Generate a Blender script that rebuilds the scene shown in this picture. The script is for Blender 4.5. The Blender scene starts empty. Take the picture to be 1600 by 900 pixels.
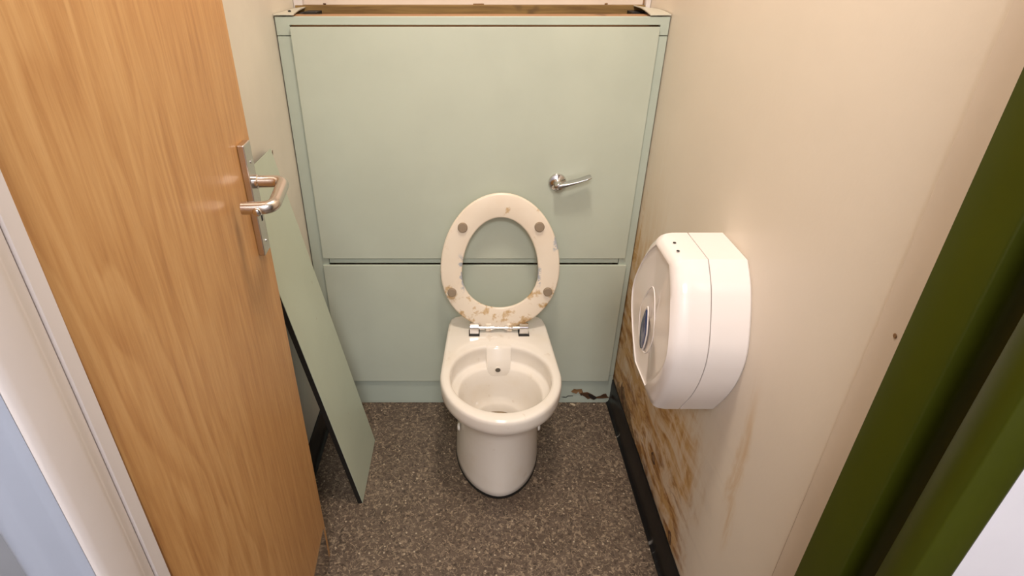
import bpy, bmesh, math, random
from mathutils import Vector, Matrix
random.seed(4)
sc = bpy.context.scene
COL = sc.collection
PI = math.pi

# ---------------------------------------------------------------- materials
class NT:
    def __init__(s, name, rough=0.5, metal=0.0, color=(.5, .5, .5), spec=0.5):
        s.m = bpy.data.materials.new(name); s.m.use_nodes = True
        s.t = s.m.node_tree; s.b = s.t.nodes['Principled BSDF']
        s.b.inputs['Base Color'].default_value = (*color, 1)
        s.b.inputs['Roughness'].default_value = rough
        s.b.inputs['Metallic'].default_value = metal
        s.b.inputs['Specular IOR Level'].default_value = spec
        s.pos = None
    def n(s, typ, **kw):
        nd = s.t.nodes.new(typ)
        for k, v in kw.items():
            if hasattr(nd, k): setattr(nd, k, v)
        return nd
    def l(s, a, b): s.t.links.new(a, b)
    def world(s):
        return s.n('ShaderNodeNewGeometry').outputs['Position']
    def obj(s):
        return s.n('ShaderNodeTexCoord').outputs['Object']
    def mapping(s, src, scale=(1, 1, 1), loc=(0, 0, 0), rot=(0, 0, 0)):
        m = s.n('ShaderNodeMapping'); s.l(src, m.inputs[0])
        m.inputs['Scale'].default_value = scale; m.inputs['Location'].default_value = loc
        m.inputs['Rotation'].default_value = rot
        return m.outputs[0]
    def noise(s, vec, scale=5, detail=4, rough=.55, dist=0.0):
        n = s.n('ShaderNodeTexNoise'); s.l(vec, n.inputs['Vector'])
        n.inputs['Scale'].default_value = scale; n.inputs['Detail'].default_value = detail
        n.inputs['Roughness'].default_value = rough; n.inputs['Distortion'].default_value = dist
        return n.outputs[0]
    def math(s, op, a, b=0.0, c=None, clamp=False):
        m = s.n('ShaderNodeMath', operation=op); m.use_clamp = clamp
        for i, v in enumerate((a, b) if c is None else (a, b, c)):
            if isinstance(v, (int, float)): m.inputs[i].default_value = v
            else: s.l(v, m.inputs[i])
        return m.outputs[0]
    def step(s, v, a, b):
        m = s.n('ShaderNodeMapRange', interpolation_type='SMOOTHSTEP')
        s.l(v, m.inputs['Value'])
        m.inputs['From Min'].default_value = a; m.inputs['From Max'].default_value = b
        m.inputs['To Min'].default_value = 0; m.inputs['To Max'].default_value = 1
        return m.outputs[0]
    def ramp(s, v, stops):
        r = s.n('ShaderNodeValToRGB'); s.l(v, r.inputs[0])
        e = r.color_ramp.elements
        while len(e) < len(stops): e.new(.5)
        for el, (p, c) in zip(e, stops): el.position = p; el.color = (*c, 1)
        return r.outputs[0]
    def mix(s, f, a, b):
        m = s.n('ShaderNodeMix', data_type='RGBA')
        for i, v in ((0, f), (6, a), (7, b)):
            if isinstance(v, (int, float)): m.inputs[i].default_value = v
            elif isinstance(v, tuple): m.inputs[i].default_value = (*v, 1)
            else: s.l(v, m.inputs[i])
        return m.outputs[2]
    def xyz(s, v):
        x = s.n('ShaderNodeSeparateXYZ'); s.l(v, x.inputs[0]); return x.outputs
    def color(s, v): s.l(v, s.b.inputs['Base Color'])
    def rough(s, v): s.l(v, s.b.inputs['Roughness'])
    def bump(s, h, strength=.2, dist=.002):
        b = s.n('ShaderNodeBump'); b.inputs['Strength'].default_value = strength; b.inputs['Distance'].default_value = dist
        s.l(h, b.inputs['Height']); s.l(b.outputs[0], s.b.inputs['Normal'])

CREAM = (.74, .655, .545)
def mat_paint(name, col, var=.03, rough=.42, bump=.05):
    a = NT(name, rough); w = a.world()
    n1 = a.noise(w, 3, 5); n2 = a.noise(w, 60, 3)
    dk = tuple(c * (1 - var * 3) for c in col); lt = tuple(min(1, c * (1 + var)) for c in col)
    a.color(a.mix(a.step(n1, .3, .7), dk, lt)); a.bump(n2, bump, .001)
    return a.m

def mat_stained_wall():
    a = NT('stained_cream_paint', .36); w = a.world(); x, y, z = a.xyz(w)[:3]
    n1 = a.noise(w, 3, 5); n2 = a.noise(w, 90, 3)
    base = a.mix(a.step(n1, .3, .7), tuple(c * .95 for c in CREAM), CREAM)
    st = a.noise(a.mapping(w, (1, 2.2, 7.5)), 2.2, 9, .62, 1.0)           # scrubbed along the skirting
    st2 = a.noise(a.mapping(w, (1, 3.6, 12), (3, 1, 2)), 2.0, 8, .64, 1.2)
    sv = a.noise(a.mapping(w, (1, 15, 2.4), (1, 4, 2)), 2.1, 8, .62, .7)    # runs down the wall
    blot = a.noise(a.mapping(w, (1, 5, 3.2), (7, 2, 0)), 1.6, 5, .6, .4)
    climb = a.math('ADD', a.math('MULTIPLY', a.math('SUBTRACT', y, .8), .30), .50)
    climb = a.math('ADD', climb, a.math('MULTIPLY', a.math('SUBTRACT', sv, .5), .55))
    low = a.step(a.math('SUBTRACT', climb, z), -.16, .20)
    near = a.step(a.math('ADD', y, a.math('MULTIPLY', a.math('SUBTRACT', blot, .5), .36)), .86, 1.00)
    damp = a.math('MULTIPLY', low, near)
    mixn = a.math('ADD', a.math('MULTIPLY', st, .78), a.math('MULTIPLY', sv, .22))
    tan = a.math('MULTIPLY', damp, a.math('ADD', .36, a.math('MULTIPLY', a.step(mixn, .40, .56), .64)))
    cor = a.math('MULTIPLY', a.step(a.math('ADD', y, a.math('MULTIPLY', a.math('SUBTRACT', sv, .5), .35)), 1.40, 1.54),
                 a.step(a.math('ADD', z, a.math('MULTIPLY', a.math('SUBTRACT', sv, .5), .7)), 1.10, .40))
    cor = a.math('MULTIPLY', cor, a.math('ADD', .35, a.math('MULTIPLY', a.step(sv, .38, .6), .5)))
    rl = a.math('ADD', a.math('MULTIPLY', a.math('SUBTRACT', z, .6), .13), a.math('ADD', .800, a.math('MULTIPLY', a.math('SUBTRACT', blot, .5), .09)))
    run = a.math('SUBTRACT', 1.0, a.step(a.math('ABSOLUTE', a.math('SUBTRACT', y, rl)), .002, .030))
    run = a.math('MULTIPLY', run, a.math('MULTIPLY', a.step(z, .34, .50), a.step(z, .84, .62)))
    run = a.math('MULTIPLY', run, a.math('MULTIPLY', a.step(sv, .30, .55), .62))
    pale = a.math('MULTIPLY', a.math('MULTIPLY', a.step(y, .76, .86), a.step(y, 1.12, .92)), a.math('MULTIPLY', a.step(z, .72, .5), a.step(mixn, .45, .6)))
    tan = a.math('MAXIMUM', a.math('MAXIMUM', tan, cor), run)
    brown = a.math('MULTIPLY', a.math('MULTIPLY', a.step(st, .47, .58), a.step(st2, .42, .56)),
                   a.math('MULTIPLY', near, a.step(a.math('SUBTRACT', climb, z), .02, .34)))
    rust = a.math('MULTIPLY', a.step(st2, .52, .62), a.math('MULTIPLY', near, a.step(a.math('ADD', z, a.math('MULTIPLY', blot, .25)), .52, .26)))
    c = a.mix(a.math('MULTIPLY', pale, .35), base, (.62, .55, .47))
    c = a.mix(a.math('MULTIPLY', tan, .92), c, (.54, .315, .095))
    c = a.mix(a.math('MULTIPLY', brown, .85), c, (.31, .135, .028))
    c = a.mix(a.math('MULTIPLY', rust, .85), c, (.20, .075, .015))
    scr = a.math('MULTIPLY', a.step(a.noise(a.mapping(w, (1, 9, 30), (2, 2, 9)), 3.0, 4, .6, 1.5), .64, .70), damp)
    c = a.mix(a.math('MULTIPLY', scr, .30), c, (.66, .56, .43))
    grime = a.math('MULTIPLY', a.step(a.math('ADD', z, a.math('MULTIPLY', blot, .1)), .20, .16), a.step(y, .8, .9))
    c = a.mix(a.math('MULTIPLY', grime, .35), c, (.12, .07, .03))
    a.color(c)
    a.rough(a.math('ADD', .36, a.math('MULTIPLY', tan, .2)))
    a.bump(a.math('ADD', n2, a.math('MULTIPLY', tan, a.noise(w, 45, 5))), .10, .002)
    return a.m

def mat_floor():
    a = NT('speckled_vinyl', .46); w = a.world()
    base = a.mix(a.step(a.noise(w, 9, 4), .3, .7), (.088, .060, .041), (.120, .085, .060))
    c = a.mix(a.step(a.noise(w, 75, 3), .54, .66), base, (.050, .033, .022))
    def worms(off, sc_, width, msc, lo, hi):
        v = a.mapping(w, (1, 1, 1), off)
        n = a.noise(v, sc_, 1.0, .5, .8)
        band = a.math('SUBTRACT', 1, a.step(a.math('ABSOLUTE', a.math('SUBTRACT', n, .5)), width * .45, width))
        return a.math('MULTIPLY', band, a.step(a.noise(a.mapping(v, (1, 1, 1), (5, 3, 1)), msc, 1.5), lo, hi))
    c = a.mix(a.math('MULTIPLY', worms((5.3, 9.1, 0), 42, .046, 66, .48, .55), .80), c, (.20, .15, .105))
    c = a.mix(a.math('MULTIPLY', worms((8.3, 4.1, 0), 48, .042, 70, .51, .57), .85), c, (.034, .022, .015))
    c = a.mix(a.math('MULTIPLY', worms((0, 0, 0), 46, .042, 70, .48, .55), .85), c, (.26, .195, .13))
    c = a.mix(a.math('MULTIPLY', worms((3.1, 1.7, 0), 58, .040, 80, .50, .56), .85), c, (.32, .24, .16))
    vo = a.n('ShaderNodeTexVoronoi'); a.l(w, vo.inputs['Vector']); vo.inputs['Scale'].default_value = 70
    dots = a.math('SUBTRACT', 1, a.step(vo.outputs['Distance'], .12, .26))
    cx = a.xyz(vo.outputs['Color'])[0]
    c = a.mix(a.math('MULTIPLY', dots, a.step(cx, .74, .78)), c, (.46, .37, .26))
    a.color(c); a.bump(a.noise(w, 200, 2), .08, .001)
    return a.m

def mat_oak():
    a = NT('oak_veneer', .40); o = a.obj()          # local x across the door, z up
    x, y, z = a.xyz(o)[:3]
    big = a.noise(a.mapping(o, (2.2, 1, .55), (1.3, 0, .2)), 2.0, 3, .5, .3)
    # cathedral figure: rings of a stretched field
    fld = a.math('ADD', a.math('MULTIPLY', x, 7.0), a.math('MULTIPLY', big, 11.0))
    ring = a.math('FRACT', fld)
    ring = a.math('MULTIPLY', a.step(ring, .0, .75), a.step(ring, 1.0, .86))
    fine = a.noise(a.mapping(o, (42, 1, 2.6), (0, 0, 3)), 3.0, 7, .68, .35)
    mid = a.noise(a.mapping(o, (16, 1, .8)), 2.6, 5, .6, .3)
    pore = a.noise(a.mapping(o, (120, 1, 9)), 3.0, 2, .5)
    v = a.math('ADD', a.math('MULTIPLY', ring, a.math('MULTIPLY', .15, a.step(x, .42, .15))), a.math('ADD', a.math('MULTIPLY', fine, .66), a.math('MULTIPLY', mid, .36)))
    c = a.ramp(v, [(.32, (.37, .165, .050)), (.48, (.49, .245, .082)), (.60, (.555, .298, .108)), (.80, (.64, .375, .155))])
    c = a.mix(a.math('MULTIPLY', a.step(pore, .60, .72), .22), c, (.34, .17, .06))
    a.color(c); a.bump(a.math('ADD', fine, pore), .05, .001)
    return a.m

def mat_laminate(name, col, speck=True):
    a = NT(name, .36); w = a.world()
    n = a.noise(w, 4, 4); g = a.noise(w, 160, 2)
    c = a.mix(a.step(n, .3, .7), tuple(v * .96 for v in col), tuple(v * 1.03 for v in col))
    if speck:
        c = a.mix(a.math('MULTIPLY', a.step(a.noise(a.mapping(w, (1, 1, 1), (4, 4, 4)), 26, 4), .70, .76), .5), c, (.30, .27, .17))
    a.color(c); a.bump(g, .03, .0006)
    return a.m

def mat_ceramic(name, col, dirt=.5):
    a = NT(name, .12, spec=.55); w = a.world(); z = a.xyz(w)[2]
    n = a.noise(w, 9, 5); n2 = a.noise(w, 26, 5)
    c = a.mix(a.math('MULTIPLY', a.step(n, .48, .75), dirt * .5), col, tuple(v * k for v, k in zip(col, (.86, .77, .62))))
    c = a.mix(a.math('MULTIPLY', a.step(n2, .64, .74), dirt * .4), c, (.46, .32, .17))
    a.color(c)
    return a.m

def mat_seat():
    a = NT('stained_seat_plastic', .30); o = a.obj(); x, y, z = a.xyz(o)[:3]   # x across, z up the seat
    col = (.80, .70, .57)
    n = a.noise(o, 22, 5, .6); n2 = a.noise(a.mapping(o, (1, 1, 1), (2, 1, 4)), 42, 4, .6); n3 = a.noise(o, 8, 3)
    c = a.mix(a.math('MULTIPLY', a.step(n3, .4, .7), .35), col, (.74, .60, .45))
    low = a.step(z, .24, .03)
    thr = a.math('ADD', n, a.math('MULTIPLY', low, .13))
    c = a.mix(a.math('MULTIPLY', a.step(thr, .62, .70), .75), c, (.52, .33, .13))
    c = a.mix(a.math('MULTIPLY', a.step(thr, .70, .76), .7), c, (.36, .19, .05))
    # blue dye marks: along the left inner edge and the right outer edge
    def spotmask(cx, cz, wx, wz):
        dx = a.math('DIVIDE', a.math('ABSOLUTE', a.math('SUBTRACT', x, cx)), wx)
        dz = a.math('DIVIDE', a.math('ABSOLUTE', a.math('SUBTRACT', z, cz)), wz)
        return a.math('MULTIPLY', a.step(dx, 1, .4), a.step(dz, 1, .5))
    m = a.math('MAXIMUM', spotmask(-.121, .190, .013, .075), a.math('MAXIMUM', spotmask(.171, .292, .012, .032), spotmask(.122, .18, .009, .04)))
    c = a.mix(a.math('MULTIPLY', a.math('MULTIPLY', m, a.step(n2, .44, .54)), .8), c, (.28, .33, .40))
    a.color(c)
    return a.m

def mat_metal(name, col=(.62, .60, .57), rough=.12, brushed=False):
    a = NT(name, rough, 1.0, col)
    if brushed:
        n = a.noise(a.mapping(a.obj(), (4, 4, 220)), 3, 2); a.rough(a.math('ADD', rough, a.math('MULTIPLY', n, .12)))
    return a.m

def mat_wood_rough(name, c1, c2):
    a = NT(name, .7); w = a.world()
    n = a.noise(a.mapping(w, (2, 22, 30)), 2.2, 6, .6, .6); k = a.noise(w, 7, 3)
    c = a.mix(a.step(n, .3, .7), c1, c2)
    c = a.mix(a.math('MULTIPLY', a.step(k, .62, .72), .8), c, (.07, .035, .012))
    a.color(c); a.bump(n, .3, .002)
    return a.m

M = {}
M['wall_r'] = mat_stained_wall()
M['cream'] = mat_paint('cream_wall_paint', (.72, .665, .56))
M['pinkcream'] = mat_paint('pinkish_cream_paint', (.78, .665, .565))
M['ceil'] = mat_paint('white_ceiling_paint', (.78, .75, .70))
M['corr'] = mat_paint('corridor_white_paint', (.84, .81, .85))
M['corr_grey'] = mat_paint('corridor_grey', (.26, .27, .30))  # plain darker grey for the wall left of the doorway
M['whitegloss'] = mat_paint('white_gloss_paint', (.70, .64, .62), .02, .28)
M['bluegrey'] = mat_paint('blue_grey_dim_light', (.36, .39, .47), .02, .35)  # dim bluish corridor light put into the architrave's colour
M['green'] = mat_paint('dark_green_gloss', (.048, .056, .0020), .05, .36)
M['green'].node_tree.nodes['Principled BSDF'].inputs['Specular IOR Level'].default_value = .28
M['strip'] = mat_paint('beige_trim_paint', (.70, .60, .49))
M['floor'] = mat_floor()
M['oak'] = mat_oak()
SAGE = (.490, .530, .440)
M['sage'] = mat_laminate('sage_laminate', SAGE, False)
M['sage_frame'] = mat_laminate('sage_frame_laminate', (.45, .505, .43), False)
M['sage_loose'] = mat_laminate('worn_sage_laminate', (.47, .52, .41))
M['cap'] = mat_laminate('pale_ledge_laminate', (.62, .60, .49), False)
M['core'] = NT('black_panel_core', .6, 0, (.006, .005, .004)).m
M['black_vinyl'] = None
def mat_skirt():
    a = NT('black_vinyl_skirting', .30); w = a.world()
    s = a.step(a.noise(a.mapping(w, (1, 6, 1)), 5, 5), .66, .72)
    lowz = a.step(a.xyz(w)[2], .03, .012)
    c = a.mix(a.math('MULTIPLY', a.math('MULTIPLY', s, lowz), .45), (.007, .007, .0075), (.42, .40, .37))
    c = a.mix(a.math('MULTIPLY', a.step(a.noise(w, 40, 4), .6, .75), .15), c, (.05, .05, .055))
    a.b.inputs['Specular IOR Level'].default_value = .3
    a.color(c); return a.m
M['black_vinyl'] = mat_skirt()
M['ceramic'] = mat_ceramic('cream_ceramic', (.80, .74, .66), .55)
M['seat'] = mat_seat()
M['buffer'] = NT('taupe_rubber', .55, 0, (.27, .205, .14)).m
M['chrome'] = mat_metal('chrome', (.66, .64, .62), .07)
M['satin'] = mat_metal('satin_steel', (.62, .57, .52), .26, False)
M['lever'] = mat_metal('darkened_chrome', (.50, .485, .46), .16)  # metal tone darkened in place of dark reflections on the lever arm
M['kick'] = mat_metal('dark_kick_plate', (.42, .36, .31), .08)
M['disp'] = mat_ceramic('dispenser_plastic', (.76, .70, .665), .08)
M['blue'] = NT('blue_translucent_plastic', .10, 0, (.012, .030, .125)).m
M['dark'] = NT('dark_hole', .7, 0, (.012, .010, .008)).m
M['capwhite'] = NT('white_plastic', .3, 0, (.80, .76, .70)).m
M['wood_rear'] = mat_wood_rough('old_timber', (.15, .080, .020), (.27, .165, .050))  # colour darkened for the shade on the rear batten's front face
M['wood_front'] = mat_wood_rough('reddish_timber', (.32, .155, .065), (.42, .23, .105))
M['rot'] = mat_wood_rough('rotten_chipboard', (.050, .022, .008), (.16, .075, .028))
M['rotpale'] = mat_wood_rough('torn_board', (.17, .085, .03), (.30, .17, .075))
M['peel'] = mat_wood_rough('peeled_plaster', (.10, .055, .02), (.30, .19, .085))
M['flake'] = NT('pale_flake', .6, 0, (.52, .42, .29)).m
_w = NT('bowl_water', .02, 0, (.62, .50, .36)); _w.b.inputs['Transmission Weight'].default_value = .7; _w.b.inputs['IOR'].default_value = 1.33
M['water'] = _w.m

# ---------------------------------------------------------------- mesh helpers
def obj(name, bm, m, parent=None, smooth=False, angle=40, bevel=0.0, seg=2):
    me = bpy.data.meshes.new(name)
    bmesh.ops.recalc_face_normals(bm, faces=bm.faces)
    bm.to_mesh(me); bm.free()
    for mm in (m if isinstance(m, (list, tuple)) else [m]): me.materials.append(mm)
    o = bpy.data.objects.new(name, me); COL.objects.link(o)
    if parent is not None: o.parent = parent
    if smooth:
        for p in me.polygons: p.use_smooth = True
        me.set_sharp_from_angle(angle=math.radians(angle))
    if bevel:
        b = o.modifiers.new('bevel', 'BEVEL'); b.width = bevel; b.segments = seg; b.limit_method = 'ANGLE'; b.angle_limit = math.radians(40)
        for p in me.polygons: p.use_smooth = True
        b.harden_normals = True
        me.set_sharp_from_angle(angle=math.radians(40))
    return o
def box(bm, x0, x1, y0, y1, z0, z1, mi=0):
    v = [bm.verts.new((x, y, z)) for x in (x0, x1) for y in (y0, y1) for z in (z0, z1)]
    for f in ((0, 1, 3, 2), (4, 6, 7, 5), (0, 4, 5, 1), (2, 3, 7, 6), (0, 2, 6, 4), (1, 5, 7, 3)):
        bm.faces.new([v[i] for i in f]).material_index = mi
    return bm
def B(*a): return box(bmesh.new(), *a)
def prism(bm, pts, dirv, mi=0):
    """polygon pts (3-D) extruded along dirv"""
    d = Vector(dirv); a = [bm.verts.new(p) for p in pts]; b = [bm.verts.new(Vector(p) + d) for p in pts]
    n = len(pts)
    bm.faces.new(a).material_index = mi; bm.faces.new(list(reversed(b))).material_index = mi
    for i in range(n): bm.faces.new((a[i], a[(i + 1) % n], b[(i + 1) % n], b[i])).material_index = mi
    return bm
def loft(bm, rings, cap0=True, cap1=True, closed=False):
    vs = [[bm.verts.new(p) for p in r] for r in rings]
    n = len(vs[0]); pairs = list(zip(vs, vs[1:]))
    if closed: pairs.append((vs[-1], vs[0]))
    for a, b in pairs:
        for i in range(n): bm.faces.new((a[i], a[(i + 1) % n], b[(i + 1) % n], b[i]))
    if not closed:
        if cap0: bm.faces.new(vs[0])
        if cap1: bm.faces.new(list(reversed(vs[-1])))
    return bm
def lathe(bm, prof, origin, axis, n=32, cap0=True, cap1=True):
    """prof: (r, h) pairs along axis"""
    ax = Vector(axis).normalized(); u = ax.orthogonal().normalized(); w = ax.cross(u); o = Vector(origin)
    return loft(bm, [[o + ax * h + (u * math.cos(2 * PI * k / n) + w * math.sin(2 * PI * k / n)) * r for k in range(n)] for r, h in prof], cap0, cap1)
def tube(bm, path, r, n=16):
    P = [Vector(p) for p in path]; rings = []; u = None
    for i, p in enumerate(P):
        t = ((P[min(i + 1, len(P) - 1)] - P[max(i - 1, 0)])).normalized()
        if u is None: u = t.orthogonal().normalized()
        u = (u - t * u.dot(t)).normalized(); w = t.cross(u)
        rr = r[i] if isinstance(r, (list, tuple)) else r
        rings.append([p + (u * math.cos(2 * PI * k / n) + w * math.sin(2 * PI * k / n)) * rr for k in range(n)])
    return loft(bm, rings)
def fillet(path, rad, seg=8):
    P = [Vector(p) for p in path]; out = [P[0]]
    for a, b, c in zip(P, P[1:], P[2:]):
        d1 = (a - b).normalized(); d2 = (c - b).normalized()
        s, e = b + d1 * rad, b + d2 * rad
        for k in range(seg + 1):
            t = k / seg; out.append((1 - t) ** 2 * s + 2 * t * (1 - t) * b + t * t * e)
    return out + [P[-1]]
def tag(o, label, cat, group=None):
    o['label'] = label; o['category'] = cat
    if group: o['group'] = group
    return o
def empty(name, loc, label, cat, group=None):
    o = bpy.data.objects.new(name, None); COL.objects.link(o); o.location = loc; o.empty_display_size = .1
    return tag(o, label, cat, group)
def struct(name, bm, m, label, cat, **kw):
    o = obj(name, bm, m, **kw); o['kind'] = 'structure'; tag(o, label, cat); return o

# ---------------------------------------------------------------- the setting
XL, XR, YB, YP, ZC = -.519, .529, 1.89, 1.66, 2.40
struct('floor', B(-2.2, 2.2, -1.4, 2.05, -.05, 0), M['floor'], 'speckled brown vinyl floor around the toilet', 'floor')
struct('wall_left', B(XL - .08, XL, .30, YB, 0, ZC), M['cream'], 'plain cream wall behind the open door and loose board', 'wall')
wr = struct('wall_right', B(XR, XR + .08, .401, YB, 0, ZC), M['wall_r'], 'cream wall with brown damp stains beneath the paper dispenser', 'wall')
struct('wall_back', B(XL - .08, XR + .08, YB, YB + .08, 0, ZC), M['pinkcream'], 'pinkish cream wall showing above the green panel ledge', 'wall')
struct('ceiling', B(-2.2, 2.2, -1.4, 2.05, ZC, ZC + .05), M['ceil'], 'white ceiling over the cubicle', 'ceiling')

# front wall round the doorway, corridor side at y = .345 (left) / .375 (right)
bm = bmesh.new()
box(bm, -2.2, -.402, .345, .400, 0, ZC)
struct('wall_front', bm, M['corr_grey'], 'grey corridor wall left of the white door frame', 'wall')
bm = bmesh.new(); box(bm, .5020, 2.2, .385, .400, 0, ZC)
struct('wall_corridor', bm, M['corr'], 'white corridor wall right of the green door frame', 'wall')
struct('wall_rear', B(-2.2, 2.2, -1.4, -1.32, 0, ZC), M['corr'], 'pale corridor wall opposite the cubicle door', 'wall')
struct('wall_header', B(-.46, .535, .40, .47, 2.06, ZC), M['cream'], 'cream wall above the doorway', 'wall')

def sheared_profile(pts, slope, z0=0.0, z1=2.06, zref=.75):
    """vertical extrusion of an (x, y) outline, leaning slope metres of x per metre of height"""
    bm = bmesh.new()
    a = [(x + slope * (z0 - zref), y, z0) for x, y in pts]; b = [(x + slope * (z1 - zref), y, z1) for x, y in pts]
    return loft(bm, [a, b])
# left lining and architrave: lip, groove, door stop, rounded architrave
left = [(-.3555, .4150), (-.3555, .3985), (-.3565, .3978), (-.3590, .3974), (-.3590, .3960), (-.3572, .3950), (-.3560, .3840), (-.3530, .3790), (-.3500, .3740), (-.3490, .3680), (-.3475, .3380),
        (-.3490, .3310), (-.3520, .3285), (-.3560, .3280), (-.4000, .3280), (-.4010, .3446), (-.4010, .4150)]
lj = struct('trim_1', sheared_profile(left, .0065), M['whitegloss'], 'white painted door lining with a groove, left of the oak door', 'door frame', smooth=True, angle=50)
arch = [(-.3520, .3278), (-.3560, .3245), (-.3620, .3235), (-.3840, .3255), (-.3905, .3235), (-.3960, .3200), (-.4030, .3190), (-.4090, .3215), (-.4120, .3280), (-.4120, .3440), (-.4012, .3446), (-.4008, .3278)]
obj('architrave', sheared_profile(arch, .0065), M['bluegrey'], lj, smooth=True, angle=50)['label'] = 'architrave tinted blue-grey for the dim corridor light'
right = [(.4800, .5200), (.4800, .4600), (.4830, .4570), (.4990, .4540), (.5050, .4480), (.5090, .4380), (.5100, .4060), (.4680, .4045), (.4655, .4020), (.4655, .3700),
         (.4680, .3675), (.5050, .3675), (.5100, .3700), (.5110, .3760), (.5110, .3850), (.5115, .5200)]
rj = struct('trim_2', sheared_profile(right, -.0085), M['green'], 'dark green gloss door frame at the right', 'door frame', smooth=True, angle=50)
st = struct('trim_3', sheared_profile([(.5240, .5215), (.5240, .6105), (.5252, .6120), (.5285, .6120), (.5285, .5215)], -.0085, 0, ZC), M['strip'], 'narrow beige trim strip on the wall beside the green frame', 'trim')
obj('gap', prism(bmesh.new(), [(.5255 - .0085 * (z - .75), y, z) for y, z in ((.6121, .16), (.6133, .16), (.6131, .42), (.6128, .70), (.6122, .92), (.6121, .92))], (.0008, 0, 0)), M['rot'], st)
obj('dent', lathe(bmesh.new(), [(.0034, 0), (.0026, .0005)], (.5209, .578, 1.0657), (-1, 0, 0), 10), M['rotpale'], st)
struct('trim_4', B(-.5185, -.492, 1.868, 1.8895, 1.20, ZC), M['whitegloss'], 'thin white upright trunking in the back left corner', 'trim', bevel=.002)
struct('trim_5', B(.514, .5285, 1.868, 1.8895, 1.20, ZC), M['whitegloss'], 'thin white upright trunking in the back right corner', 'trim', bevel=.002)
obj('torn_paint', B(.5104, .5138, 1.886, 1.8896, 1.343, 1.80), M['rotpale'], bpy.data.objects['trim_5'])
obj('lintel_lining', B(-.355, .478, .37, .52, 2.062, 2.10), M['whitegloss'])['kind'] = 'structure'
bpy.data.objects['lintel_lining'].name = 'trim_6'
tag(bpy.data.objects['trim_6'], 'white door head lining above the doorway', 'trim')

def skirting(name, x, sgn, label, jag):
    # coved vinyl: thin up the wall with a small toe that curves out on the floor
    ys = [.62 + i * (1.0395 / 60) for i in range(61)]
    rings = []
    for i, y in enumerate(ys):
        h = .114 + (random.uniform(-.0015, .0015) if jag else 0)
        prof = [(0.0005, .0005), (.0155, .0005), (.0150, .004), (.0095, .008), (.0062, .016), (.0052, .03), (.0050, h - .003), (.0036, h), (.0005, h)]
        rings.append([(x + sgn * px, y, pz) for px, pz in prof])
    return struct(name, loft(bmesh.new(), rings), M['black_vinyl'], label, 'skirting', smooth=True, angle=35)
skirting('baseboard_right', XR, -1, 'black vinyl skirting below the stained wall', True)
skirting('baseboard_left', XL, 1, 'black vinyl skirting behind the leaning board', False)

# damage on the right wall
peel = [(1.606, .1448), (1.592, .158), (1.5853, .1619), (1.5763, .150), (1.5628, .1575), (1.557, .176), (1.552, .1894), (1.542, .176), (1.525, .1921), (1.51, .176), (1.4801, .1629),
        (1.452, .158), (1.4261, .1700), (1.408, .150), (1.3939, .1490), (1.372, .140), (1.352, .134), (1.3318, .1171), (1.3687, .1150), (1.4234, .1155), (1.4787, .1155), (1.5502, .1160), (1.606, .1160)]
obj('peeled_plaster', prism(bmesh.new(), [(XR - .0022, y, z) for y, z in peel], (.0017, 0, 0)), M['peel'], wr)
peel2 = [(1.555, .178), (1.548, .150), (1.535, .128), (1.515, .120), (1.49, .122), (1.50, .140), (1.525, .152), (1.54, .172)]
obj('peeled_plaster', prism(bmesh.new(), [(XR - .0030, y, z) for y, z in peel2], (.0007, 0, 0)), M['rot'], wr)
for ch in ([(1.2036, .213), (1.193, .2275), (1.1827, .2252), (1.172, .217), (1.1626, .2078), (1.170, .200), (1.1882, .1998), (1.198, .206)],
           [(.9961, .141), (.990, .150), (.9815, .1526), (.9725, .141), (.9648, .1239), (.970, .120), (.9797, .1203), (.989, .130)]):
    cy = sum(p[0] for p in ch) / len(ch); cz = sum(p[1] for p in ch) / len(ch)
    c = obj('chipped_hole', prism(bmesh.new(), [(XR - .0014, y, z) for y, z in ch], (.0009, 0, 0)), M['rot'], wr)
    obj('chip_centre', prism(bmesh.new(), [(XR - .0020, cy + (y - cy) * .5, cz + (z - cz) * .5) for y, z in ch], (.0005, 0, 0)), M['rotpale'], c)

# ---------------------------------------------------------------- door leaf
HX, HY = Vector((-.0576, .998, 0)).normalized(), Vector((-.998, -.0576, 0)).normalized()
W, DT, DH = .598, .040, 2.03
door = obj('door_1', B(0, W, 0, DT, 0, DH), M['oak'], bevel=.0012)
door.matrix_world = Matrix(((HX.x, HY.x, 0, -.3628), (HX.y, HY.y, 0, .427), (0, 0, 1, .006), (0, 0, 0, 1)))
door['kind'] = 'structure'; tag(door, 'oak veneer door standing open on the left', 'door')
obj('kick_plate', B(.02, .578, -.0014, -.0001, .004, .131), M['kick'], door)
pl = obj('handle_plate', B(.523, .561, -.0125, 0, .980, 1.187), M['satin'], door, bevel=.0022, seg=3)
kx, kz = .545, 1.052
bm = lathe(bmesh.new(), [(.0042, 0), (.0042, .0006)], (kx, -.0126, kz + .006), (0, -1, 0), 16)
box(bm, kx - .0026, kx + .0026, -.0132, -.0126, kz - .010, kz + .004)
obj('keyhole', bm, M['dark'], pl)
obj('screw_head', lathe(bmesh.new(), [(.0034, 0), (.0034, .0008), (.0015, .0014)], (.545, -.0126, 1.153), (0, -1, 0), 12), M['chrome'], pl)
obj('screw_head', lathe(bmesh.new(), [(.0034, 0), (.0034, .0008), (.0015, .0014)], (.545, -.0126, 1.003), (0, -1, 0), 12), M['chrome'], pl)
obj('collar', lathe(bmesh.new(), [(.0125, 0), (.0125, .006), (.0105, .008)], (.544, -.0125, 1.117), (0, -1, 0), 24), M['chrome'], door, smooth=True)
path = fillet([(.544, -.0190, 1.117), (.544, -.064, 1.117), (.452, -.064, 1.104), (.452, -.014, 1.104)], .020, 10)
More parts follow.
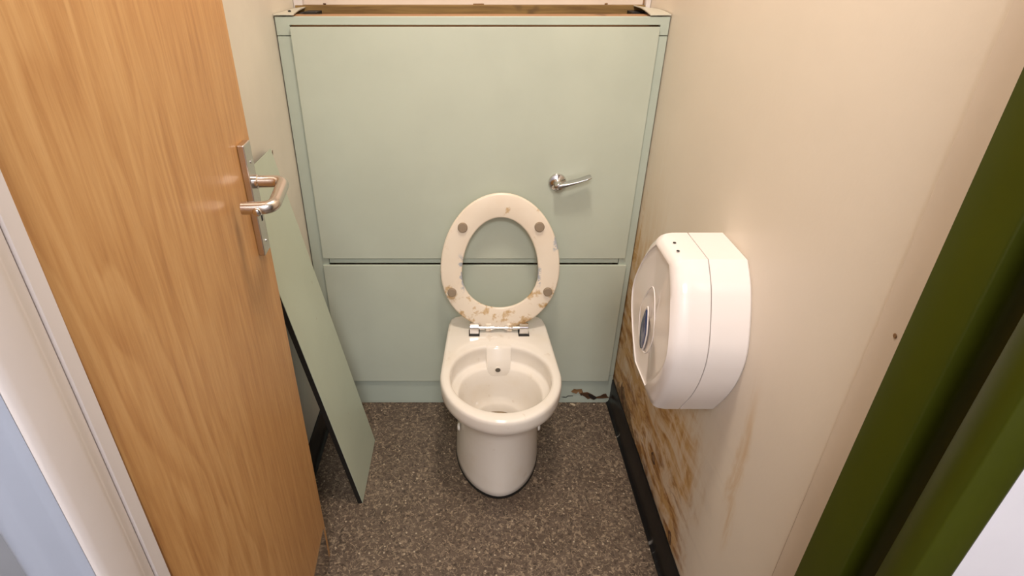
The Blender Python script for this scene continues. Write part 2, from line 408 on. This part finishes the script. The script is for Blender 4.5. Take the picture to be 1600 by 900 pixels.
lev = obj('lever_handle', tube(bmesh.new(), path, .0108, 24), M['satin'], door, smooth=True, angle=50)
obj('grub_screw', lathe(bmesh.new(), [(.0080, -.002), (.0078, .0015), (.0055, .0040), (.0012, .0052)], (.4428, -.0400, 1.1000), (-.92, -.05, -.35), 18), M['chrome'], lev, smooth=True)
obj('edge_lipping', B(W + .0001, W + .0012, .001, DT - .001, .002, DH - .002), M['oak'], door)

# ---------------------------------------------------------------- boxed-in duct and its panels
duct = empty('duct_surround', (0.005, YP, 0), 'pale green framed boxing across the back wall behind the toilet', 'duct boxing')
def D(name, *a, m='sage_frame', bev=.0012):
    bm = B(*a); bmesh.ops.translate(bm, verts=bm.verts, vec=(-.005, -YP, 0))
    return obj(name, bm, M[m], duct, bevel=bev)
XA, XB = -.5155, .5265
bm = bmesh.new()
prism(bm, [(x - .005, 0, z) for x, z in ((XA, 1.2835), (-.4790, 1.2835), (-.4790, 1.3092), (.5030, 1.3092), (.5030, 1.2835), (XB, 1.2835), (XB, 1.3290), (XA, 1.3290))], (0, .018, 0))
obj('top_rail', bm, M['sage_frame'], duct, bevel=.0010)
D('stile', XA, -.4615, YP, YP + .018, .1305, 1.2815)
D('stile', .4840, XB, YP, YP + .018, .1305, 1.2815)
D('mid_rail', -.4600, .4825, YP, YP + .018, .5985, .720)
D('lower_rail', -.4600, .4825, YP, YP + .018, .1305, .560)
plinth = D('plinth', XA, XB, YP, YP + .018, .001, .1285)
def onplinth(name, pts, m, y0=-.0016, d=.0014):
    return obj(name, prism(bmesh.new(), [(x - .005, y0, z) for x, z in pts], (0, d, 0)), M[m], plinth)
crack = [(.4003, .0659), (.416, .0671), (.4233, .0502), (.4379, .0526), (.4558, .0429), (.4741, .0296), (.4903, .0357), (.5005, .0442), (.5097, .0454), (.5149, .0332), (.5233, .0259),
         (.4993, .0222), (.4768, .0222), (.4663, .0149), (.4523, .0222), (.4433, .0186), (.4308, .0308), (.4207, .0381), (.4153, .0357), (.4083, .0502)]
onplinth('rotten_break', crack, 'rot')
onplinth('rotten_break', [(.440, .045), (.4558, .0395), (.4741, .0285), (.4768, .0240), (.4663, .0175), (.452, .026)], 'dark', -.0024, .0007)
onplinth('torn_sliver', [(.3769, .0574), (.386, .0695), (.4002, .0671), (.408, .068), (.416, .0671), (.418, .055), (.409, .047), (.404, .058), (.3974, .0478), (.3838, .0526)], 'rotpale', -.0042, .0018)
onplinth('hairline_crack', [(.3418, .0296), (.3521, .0303), (.3598, .0283), (.3667, .0352), (.3872, .0357), (.3865, .0337), (.3679, .032), (.3609, .0259), (.3514, .0271)], 'dark', -.0010, .0008)
def cap(pts, zs):
    # laminate offcut: outer edge against the wall, inner edge torn in a curve and curling upward
    bm = bmesh.new(); top = []; bot = []
    for (a, b), (za, zb) in zip(pts, zs):
        top.append((bm.verts.new((a[0] - .005, a[1] - YP, za)), bm.verts.new((b[0] - .005, b[1] - YP, zb))))
        bot.append((bm.verts.new((a[0] - .005, a[1] - YP, za - .0025)), bm.verts.new((b[0] - .005, b[1] - YP, zb - .0025))))
    n = len(top)
    for i in range(n - 1):
        bm.faces.new((top[i][0], top[i][1], top[i + 1][1], top[i + 1][0])); bm.faces.new((bot[i][0], bot[i + 1][0], bot[i + 1][1], bot[i][1]))
        bm.faces.new((top[i][1], bot[i][1], bot[i + 1][1], top[i + 1][1])); bm.faces.new((top[i][0], top[i + 1][0], bot[i + 1][0], bot[i][0]))
    bm.faces.new((top[0][0], bot[0][0], bot[0][1], top[0][1])); bm.faces.new((top[-1][0], top[-1][1], bot[-1][1], bot[-1][0]))
    return obj('ledge_cap', bm, M['cap'], duct)
K = 12
def lerp(a, b, t): return a + (b - a) * t
pts = []; zs = []
for i in range(K + 1):
    t = i / K; y = lerp(YP - .003, 1.866, t)
    pts.append(((XA - .001, y), (-.4640 - .020 * math.sin(t * PI / 2) , y))); zs.append((1.335, 1.335 + .003 * t))
cap(pts, zs)
pts = []; zs = []
for i in range(K + 1):
    t = i / K; y = lerp(YP - .003, 1.866, t)
    pts.append(((XB, y), (.4720 + .006 * t, y))); zs.append((1.335 + .004 * math.sin(t * PI), 1.3345 + .0085 * math.sin(min(1, t * 1.25) * PI * .62)))
cap(pts, zs)

up = obj('access_panel', B(-.4770, .5010, YP - .009, YP - .0005, .6190, 1.3050), M['sage'], bevel=.0013)
tag(up, 'large pale green upper panel carrying the flush lever', 'panel')
lp = obj('access_panel', B(-.4800, .5085, YP - .009, YP - .0005, .1115, .5940), M['sage'], bevel=.0013)
tag(lp, 'lower pale green panel directly behind the toilet pan', 'panel')

# timbers in the open top of the boxing
tb = obj('timber_batten', B(-.5150, .5135, YB - .024, YB - .0005, 1.285, 1.3420), M['wood_rear'], bevel=.0025)
tag(tb, 'old yellowish timber batten fixed to the wall behind the ledge', 'timber')
tf = obj('timber_batten', B(-.5150, .5260, YP + .034, YP + .090, 1.270, 1.3285), M['wood_front'], bevel=.002)
tag(tf, 'reddish timber rail directly behind the top green rail', 'timber')
for sx, lab in ((-.457, 'small black bracket under the left ledge cap'), (.481, 'small black bracket under the curled right ledge cap')):
    s = 1 if sx < 0 else -1
    bm = bmesh.new()
    box(bm, sx - .020, sx + .020, 1.80, 1.8655, 1.318, 1.3285); box(bm, sx - s * .018 - .004, sx - s * .018 + .004, 1.765, 1.80, 1.306, 1.329)
    tag(obj('bracket', bm, M['core'], bevel=.001), lab, 'bracket')
# loose crumbs along the torn edge and on the floor
def crumb(name, x, y, z, r, m, label, cat, flat=.5, group=None):
    bm = bmesh.new(); bmesh.ops.create_icosphere(bm, subdivisions=2, radius=r)
    for v in bm.verts: v.co *= random.uniform(.7, 1.25); v.co.z *= flat
    mn = min(v.co.z for v in bm.verts)
    bmesh.ops.translate(bm, verts=bm.verts, vec=(x, y, z - mn + .0002))
    return tag(obj(name, bm, M[m]), label, cat, group)
crumb('debris_crumb', -.492, 1.725, 1.3352, .0042, 'core', 'dark crumb lying on the left ledge cap', 'debris')
crumb('debris_crumb', -.430, 1.878, 1.3420, .0046, 'rot', 'dark crumb on the rear timber near its left end', 'debris')
crumb('debris_crumb', .400, 1.878, 1.3420, .0046, 'rotpale', 'brown crumb on the rear timber near its right end', 'debris')
bm = bmesh.new()
prism(bm, [(.008, 1.872, 1.3424), (.030, 1.871, 1.3424), (.040, 1.873, 1.3424), (.034, 1.876, 1.3424), (.012, 1.8765, 1.3424)], (0, 0, .0035))
tag(obj('wood_splinter', bm, M['rotpale']), 'thin brown wood splinter on the middle of the rear timber', 'debris')
bm = prism(bmesh.new(), [(.376, 1.6545, .0004), (.388, 1.6540, .0004), (.3955, 1.6470, .0004), (.3935, 1.6395, .0004), (.386, 1.6435, .0004), (.379, 1.6500, .0004)], (0, 0, .0028))
tag(obj('paint_flake', bm, M['flake']), 'long pale flake on the floor below the broken plinth', 'debris')
crumb('paint_flake', .4668, 1.648, 0, .0034, 'flake', 'tiny pale crumb on the floor nearer the skirting corner', 'debris', .6)

# ---------------------------------------------------------------- flush lever
FX, FZ, FY = .2615, .8785, YP - .0092
fl = empty('flush_lever', (FX, FY, FZ), 'chrome flush lever on the upper green panel', 'flush lever')
obj('rosette', lathe(bmesh.new(), [(.0268, 0), (.0268, .003), (.0245, .0068), (.0150, .0092), (.0128, .0105), (.0122, .022)], (0, 0, 0), (0, -1, 0), 48), M['chrome'], fl, smooth=True, angle=30)
rings = []
NB = 14
for i in range(NB + 1):
    t = i / NB
    cx = lerp(-.012, .092, t); cz = lerp(-.002, .0295, t) - .003 * math.sin(PI * t)
    hy = lerp(.0120, .0165, t); hz = lerp(.0072, .0030, min(1, t * 1.3)); yc = lerp(-.034, -.036, t)
    if i == NB: hy *= .86; hz *= .7
    if i == 0: hy *= .7; hz *= .75
    rings.append([(cx, yc + hy * math.copysign(abs(math.cos(a)) ** .45, math.cos(a)), cz + hz * math.copysign(abs(math.sin(a)) ** .45, math.sin(a))) for a in [2 * PI * k / 24 for k in range(24)]])
bm = loft(bmesh.new(), rings)
obj('lever_arm', bm, M['lever'], fl, smooth=True, angle=45)
obj('spindle_boss', lathe(bmesh.new(), [(.0118, .020), (.0118, .038), (.0095, .044), (.004, .046)], (0, 0, 0), (0, -1, 0), 32), M['chrome'], fl, smooth=True, angle=30)

# ---------------------------------------------------------------- toilet
TX = .0895
toilet = empty('toilet', (TX, 1.40, 0), 'cream ceramic toilet with its stained seat raised', 'toilet')
N = 112
def outline(hw, yf, yb, yc, z, pf=2.0, pb=8.0, taper=0.0):
    out = []
    for k in range(N):
        th = 2 * PI * (k + .5) / N; c, s = math.cos(th), math.sin(th)
        b, p = ((yc - yf), pf) if s < 0 else ((yb - yc), pb)
        r = (abs(c / hw) ** p + abs(s / b) ** p) ** (-1 / p)
        x, y = r * c, yc + r * s
        if s > 0: x *= 1 - taper * (y - yc) / (yb - yc)
        out.append((x, y - 1.40, z))
    return out
YT = 1.6500
R = []
def ring(*a, **k): R.append(outline(*a, **k))
ring(.133, 1.222, YT, 1.42, .004, pf=1.85)
ring(.137, 1.217, YT, 1.42, .009, pf=1.85)
ring(.137, 1.217, YT, 1.42, .030, pf=1.85)
ring(.133, 1.219, YT, 1.42, .110, pf=1.9)
ring(.127, 1.217, YT, 1.41, .190)
ring(.1225, 1.210, YT, 1.40, .250)
ring(.1215, 1.202, YT, 1.39, .285)
ring(.1245, 1.192, YT, 1.38, .304)
ring(.127, 1.184, YT, 1.375, .3075)
ring(.138, 1.172, YT, 1.37, .3095)
ring(.141, 1.169, YT, 1.365, .3130)
ring(.147, 1.166, YT, 1.36, .330)
ring(.151, 1.163, YT, 1.35, .3400)
ring(.156, 1.158, YT, 1.345, .3440)
ring(.170, 1.1455, YT, 1.345, .3445, pb=14)
ring(.1755, 1.1395, YT, 1.34, .3465, pb=14, taper=.05)
ring(.1785, 1.1350, YT, 1.34, .3510, pb=14, taper=.08)
ring(.1800, 1.1325, YT, 1.34, .366, pb=16, taper=.10)
ring(.1797, 1.1315, YT, 1.34, .386, pb=16, taper=.105)
ring(.1780, 1.1325, YT, 1.34, .3945, pb=16, taper=.105)
ring(.1745, 1.1360, YT - .001, 1.34, .3985, pb=16, taper=.105)
ring(.168, 1.144, YT - .003, 1.34, .4000, pb=14, taper=.10)
ring(.1575, 1.162, 1.52, 1.325, .4003, pb=2.6)
ring(.1525, 1.168, 1.485, 1.325, .3992, pb=2.2)
ring(.1495, 1.172, 1.479, 1.325, .3955, pb=2.2)
ring(.1485, 1.174, 1.477, 1.325, .389, pb=2.2)
ring(.1490, 1.174, 1.478, 1.325, .380, pb=2.2)
ring(.1500, 1.173, 1.478, 1.325, .344, pb=2.2)
ring(.1490, 1.175, 1.477, 1.325, .3390, pb=2.2)
ring(.1450, 1.180, 1.472, 1.325, .3355, pb=2.2)
ring(.1300, 1.197, 1.456, 1.325, .3320, pb=2.2)
ring(.1265, 1.201, 1.452, 1.325, .3295, pb=2.2)
ring(.1240, 1.204, 1.449, 1.325, .3240, pb=2.2)
ring(.117, 1.212, 1.445, 1.328, .300, pb=2.1)
ring(.107, 1.226, 1.441, 1.335, .262, pb=2.1)
ring(.093, 1.246, 1.437, 1.345, .229, pb=2.1)
ring(.082, 1.268, 1.432, 1.352, .212, pb=2.0)
ring(.076, 1.280, 1.428, 1.355, .207, pb=2.0)
ring(.0725, 1.285, 1.424, 1.355, .200, pb=2.0)
ring(.068, 1.290, 1.420, 1.357, .178, pb=2.0)
ring(.055, 1.302, 1.412, 1.36, .130, pb=2.0)
ring(.030, 1.330, 1.385, 1.36, .110, pb=2.0)
obj('pan', loft(bmesh.new(), R), M['ceramic'], toilet, smooth=True, angle=50)
obj('base_ring', loft(bmesh.new(), [outline(.1385, 1.2145, YT - .01, 1.42, .0003, pf=1.85), outline(.1385, 1.2145, YT - .01, 1.42, .0040, pf=1.85), outline(.132, 1.223, YT - .01, 1.42, .0046, pf=1.85)]), M['core'], toilet)  # thin black ring round the foot of the pan
obj('bowl_water', loft(bmesh.new(), [outline(.0670, 1.291, 1.419, 1.357, .1755, pb=2.0), outline(.0670, 1.291, 1.419, 1.357, .177, pb=2.0)]), M['water'], toilet)
# flush channel down the back of the bowl
sec = []
for y, z, hw in ((1.4800, .3992, .0385), (1.4720, .3968, .0385), (1.4670, .3910, .0385), (1.4560, .3620, .0380), (1.4500, .3540, .0375), (1.4445, .3220, .0365), (1.4440, .306, .0350)):
    sec.append((y, z, hw))
rings = []
for y, z, hw in sec:
    d = .030
    rings.append([(-hw - .003, y + d - 1.40, z), (-hw - .0004, y + .0025 - 1.40, z), (-hw + .0026, y - 1.40, z), (hw - .0026, y - 1.40, z), (hw + .0004, y + .0025 - 1.40, z), (hw + .003, y + d - 1.40, z)])
fc = obj('flush_channel', loft(bmesh.new(), rings), M['ceramic'], toilet, smooth=True, angle=45)
obj('flush_outlet', lathe(bmesh.new(), [(.0105, -.004), (.0105, .0008), (.0088, .0014), (.0082, .0006)], (-.002, 1.4438 - 1.40, .328), (0, -1, .0), 24), M['ceramic'], fc, smooth=True)
obj('flush_hole', lathe(bmesh.new(), [(.0082, .0008), (.0082, .0011)], (-.002, 1.4438 - 1.40, .328), (0, -1, 0), 24), NT('grey_outlet_hole', .5, 0, (.10, .085, .07)).m, fc)
for s in (-1, 1):
    obj('bolt_cap', lathe(bmesh.new(), [(.0120, 0), (.0120, .004), (.0085, .0068), (.003, .0078)], (s * .1235, 1.345 - 1.40, .180), (s, 0, 0), 24), M['capwhite'], toilet, smooth=True)

# raised seat, seen from its underside
TILT = math.radians(7.4)
seat_m = Matrix.Translation(Vector((.0035, 1.552 - 1.40, .4155))) @ Matrix.Rotation(-TILT, 4, 'X')
SW = 128
def egg(hw, zc, up_, dn, off, y, pu=2.0, pd=2.05):
    out = []
    for k in range(SW):
        th = 2 * PI * k / SW; c, s = math.cos(th), math.sin(th)
        a = hw + off; b, p = ((up_ + off), pu) if s > 0 else ((dn + off), pd)
        r = (abs(c / a) ** p + abs(s / b) ** p) ** (-1 / p)
        out.append((r * c, y, zc + r * s))
    return out
def outer(off, y): return egg(.1870, .197, .250, .201, off, y)
def inner(off, y): return egg(.1190, .190, .181, .118, -off, y, 2.0, 2.1)
T = .018
rings = [outer(-.006, 0), outer(-.0015, .0015), outer(0, .006), outer(-.002, .013), outer(-.010, T), inner(-.010, T), inner(-.003, .013), inner(0, .006), inner(-.0015, .0015), inner(-.005, 0)]
# the part's own mesh is in the toilet's frame; seat local space keeps x across, z up
seat = obj('seat', loft(bmesh.new(), rings, closed=True), M['seat'], toilet, smooth=True, angle=60)
seat.matrix_local = seat_m
for x, z, r in ((-.1165, .342, .0148), (.1165, .344, .0148), (-.1515, .128, .0140), (.1525, .130, .0140)):
    obj('buffer', lathe(bmesh.new(), [(r, .0), (r, .0075), (r - .0018, .0098), (.002, .0102)], (x, .0004, z), (0, -1, 0), 32), M['buffer'], seat, smooth=True, angle=40)
for x in (-.034, .034):
    obj('hinge_tab', B(x - .0095, x + .0095, -.003, .013, -.012, .016), M['seat'], seat, bevel=.003)
hg = obj('hinge_rod', tube(bmesh.new(), [(-.078, 1.5500 - 1.40, .4175), (.085, 1.5500 - 1.40, .4175)], .0042, 16), M['chrome'], toilet, smooth=True)
for s in (-1, 1):
    cx = .0035 + s * .0805
    bm = loft(bmesh.new(), [[(xx, yy + 1.549 - 1.40, zz) for yy, zz in ((-.017, .4010), (-.017, .4240), (-.0165, .4290), (-.013, .4335), (-.007, .4360), (.0, .4362), (.008, .4330), (.011, .4260), (.011, .4010))] for xx in (cx - .0145, cx + .0145)])
    hb = obj('hinge_block', bm, M['chrome'], toilet, bevel=.0012)
    bm = loft(bmesh.new(), [outline_ for outline_ in ([(cx + a * .0175, 1.5445 - 1.40 + b * .0185, z) for a, b in ((-1, -1), (1, -1), (1, 1), (-1, 1))] for z in (.4004, .4030))])
    obj('gasket', bm, M['dark'], hb)
    obj('collar', lathe(bmesh.new(), [(.0080, 0), (.0080, .010)], (.0035 + s * .0180, 1.5500 - 1.40, .4175), (s, 0, 0), 20), M['chrome'], hg, smooth=True)
    obj('collar', lathe(bmesh.new(), [(.0068, 0), (.0068, .020)], (.0035 + s * .0460, 1.5500 - 1.40, .4175), (s, 0, 0), 20), M['satin'], hg, smooth=True)

# ---------------------------------------------------------------- paper dispenser
CY, CZ = 1.028, .795
disp = empty('paper_dispenser', (XR, CY, CZ), 'white jumbo toilet paper dispenser with blue viewing window', 'dispenser')
def dring(x, scale=1.0, barrel=0.0, pinch=0.0):
    """flat-topped rounded outline in the (y, z) plane; barrel bulges it towards the room at mid height"""
    key = [(.060, .175), (.098, .138), (.128, .082), (.148, .030), (.152, -.010), (.144, -.060), (.126, -.108), (.088, -.175)]
    half = []
    for (a, b), (c, d) in zip(key, key[1:]):
        for t in (0, .25, .5, .75): half.append((lerp(a, c, t), lerp(b, d, t)))
    half.append(key[-1])
    for _ in range(2):                                         # ease the slanted sides, keep the flat ends crisp
        half = [half[0]] + [((p[0] + 2 * q[0] + r[0]) / 4, (p[1] + 2 * q[1] + r[1]) / 4) for p, q, r in zip(half, half[1:], half[2:])] + [half[-1]]
    top = [(lerp(-.060, .060, (i + 1) / 7), .175) for i in range(6)]
    bot = [(lerp(.088, -.088, (i + 1) / 7), -.175) for i in range(6)]
    pts = [(-p[0], p[1]) for p in reversed(half)] + top + half + bot
    out = []
    for y, z in pts:
        q = max(0.0, -z / .175) ** 1.6; q2 = max(0.0, z / .175) ** 2.5
        yy = y * scale * (1 - pinch * q) * (1 - pinch * .35 * q2); zz = z * scale * (1 - .10 * pinch * q)
        k = 1 - (z / .175) ** 2
        out.append((x - barrel * k - XR, -yy, zz))
    return out
S = .452
back = loft(bmesh.new(), [dring(XR - .0006, .985), dring(XR - .004, 1.0), dring(S + .0022, 1.0), dring(S + .0012, .994)])
obj('back_housing', back, M['disp'], disp, smooth=True, angle=32)
cv = loft(bmesh.new(), [dring(S - .0002, .994), dring(S - .0012, 1.0), dring(.420, .999), dring(.407, .990, .001), dring(.397, .972, .002, .02), dring(.3915, .950, .003, .08), dring(.3875, .918, .004, .26), dring(.3850, .890, .005, .45),
                        dring(.3852, .884, .005, .45), dring(.3872, .876, .005, .45), dring(.3878, .862, .005, .45), dring(.3880, .80, .005, .45), dring(.3880, .40, .005, .3), dring(.3880, .03, .005)])
cover = obj('cover', cv, M['disp'], disp, smooth=True, angle=38)
def front_x(dz): return .3880 - .005 * (1 - (dz / .175) ** 2) - XR
def on_front(pts, lift):
    return [(front_x(z - CZ) - lift, y - CY, z - CZ) for y, z in pts]
# embossed oval ring and the teardrop window inside it
def drop(cy, cz, w, h, n=40, p=1.0):
    out = []
    for k in range(n):
        a = 2 * PI * k / n; s = math.sin(a); c = math.cos(a)
        ww = w * (1 - .42 * s) if s > 0 else w
        out.append((cy + ww * c, cz + h * s))
    return out
def emb(y, z, w, h, th, name, parent, m=None, wd=.003):
    return obj(name, loft(bmesh.new(), [on_front(drop(y, z, w, h), -.001), on_front(drop(y, z, w - wd * .3, h - wd * .3), th), on_front(drop(y, z, w - wd * .7, h - wd * .7), th), on_front(drop(y, z, w - wd, h - wd), -.001)], closed=True), m or M['disp'], parent, smooth=True)
emb(1.040, .785, .054, .082, .0006, 'embossed_ring', cover)
emb(1.048, .757, .0245, .0575, .0012, 'window_surround', cover, None, .0050)
obj('viewing_window', loft(bmesh.new(), [on_front(drop(1.048, .755, .0195, .0505), .0005), on_front(drop(1.048, .755, .0195, .0505), .0018), on_front(drop(1.048, .755, .016, .046), .0026), on_front(drop(1.048, .755, .006, .016), .0030)]), M['blue'], cover, smooth=True)
for x, y in ((.445, 1.040), (.4405, 1.003)):
    obj('screw_hole', lathe(bmesh.new(), [(.0032, 0), (.0032, .0005)], (x - .035 - XR, y - CY, .1750), (0, 0, 1), 14), M['dark'], cover)

# ---------------------------------------------------------------- loose board leaning on the left wall
Bx, Tz, Tx = -.333, 1.045, -.5020
board = empty('loose_panel', (-.40, 1.32, 0), 'long pale green board with black edge leaning against the left wall', 'loose board')
d = Vector((Tx - Bx, 0, Tz)).normalized(); nb = Vector((-d.z, 0, d.x))    # nb points to the wall side
nb = nb if nb.x < 0 else -nb
TH = .0150
def plank(t0, t1, y0, y1, y0t, y1t, cut=0.0):
    P0 = Vector((Bx, 0, .0035)); L = (Vector((Tx, 0, Tz)) - Vector((Bx, 0, 0))).length
    o = Vector((-.40, 1.32, 0)); q = []
    for t in (t0, t1):
        for s, (ya, yb) in ((0, (y0, y1)), (1, (y0t, y1t))):
            for y in (ya, yb): q.append(P0 + nb * t + d * ((L - (cut if t == t1 else 0)) * s) + Vector((0, y, 0)) - o)
    bm = bmesh.new(); v = [bm.verts.new(p) for p in q]
    for f in ((0, 1, 3, 2), (4, 6, 7, 5), (0, 4, 5, 1), (2, 3, 7, 6), (0, 2, 6, 4), (1, 5, 7, 3)): bm.faces.new([v[i] for i in f])
    return bm
obj('laminate_face', plank(0, .0012, 1.197, 1.462, 1.170, 1.420), M['sage_loose'], board)
obj('panel_core', plank(.0013, TH, 1.197, 1.462, 1.170, 1.420, .022), M['core'], board)
tip = Vector((Tx, 1.412, Tz)) - Vector((-.40, 1.32, 0))
obj('broken_corner', prism(bmesh.new(), [tip + Vector(p) for p in ((-.001, .006, .000), (-.001, .014, -.010), (-.001, .020, -.004), (-.001, .017, -.014), (-.001, .010, -.022), (-.001, .008, -.008))], (.0015, 0, 0)), M['rot'], board)

# ---------------------------------------------------------------- light, world, camera
def area(name, loc, target, size, size_y, power, col):
    L = bpy.data.lights.new(name, 'AREA'); L.shape = 'RECTANGLE'; L.size = size; L.size_y = size_y; L.energy = power; L.color = col
    o = bpy.data.objects.new(name, L); COL.objects.link(o); o.location = loc
    o.rotation_euler = (Vector(target) - Vector(loc)).to_track_quat('-Z', 'Y').to_euler(); return o
area('cubicle_ceiling_lamp', (.10, .98, 2.385), (.10, .98, 0), .20, .24, 16.5, (1.0, .885, .765))
area('corridor_ceiling_lamp', (0, -.75, 2.38), (0, -.75, 0), .6, .6, 46, (1.0, .975, .965))
wld = bpy.data.worlds.new('world'); sc.world = wld; wld.use_nodes = True
wld.node_tree.nodes['Background'].inputs[0].default_value = (.80, .86, 1, 1); wld.node_tree.nodes['Background'].inputs[1].default_value = .08

cam = bpy.data.cameras.new('camera'); co = bpy.data.objects.new('camera', cam); COL.objects.link(co)
cam.sensor_width = 36; cam.sensor_fit = 'HORIZONTAL'; cam.lens = 895 / 1600 * 36; cam.shift_x = 65 / 1600; cam.clip_start = .02
co.location = (0, 0, 1.47); co.rotation_euler = (math.radians(90 - 30.2), 0, 0)
sc.camera = co
vs = sc.view_settings; vs.view_transform = 'Standard'; vs.look = 'None'; vs.exposure = 0; vs.gamma = 1; vs.use_curve_mapping = False
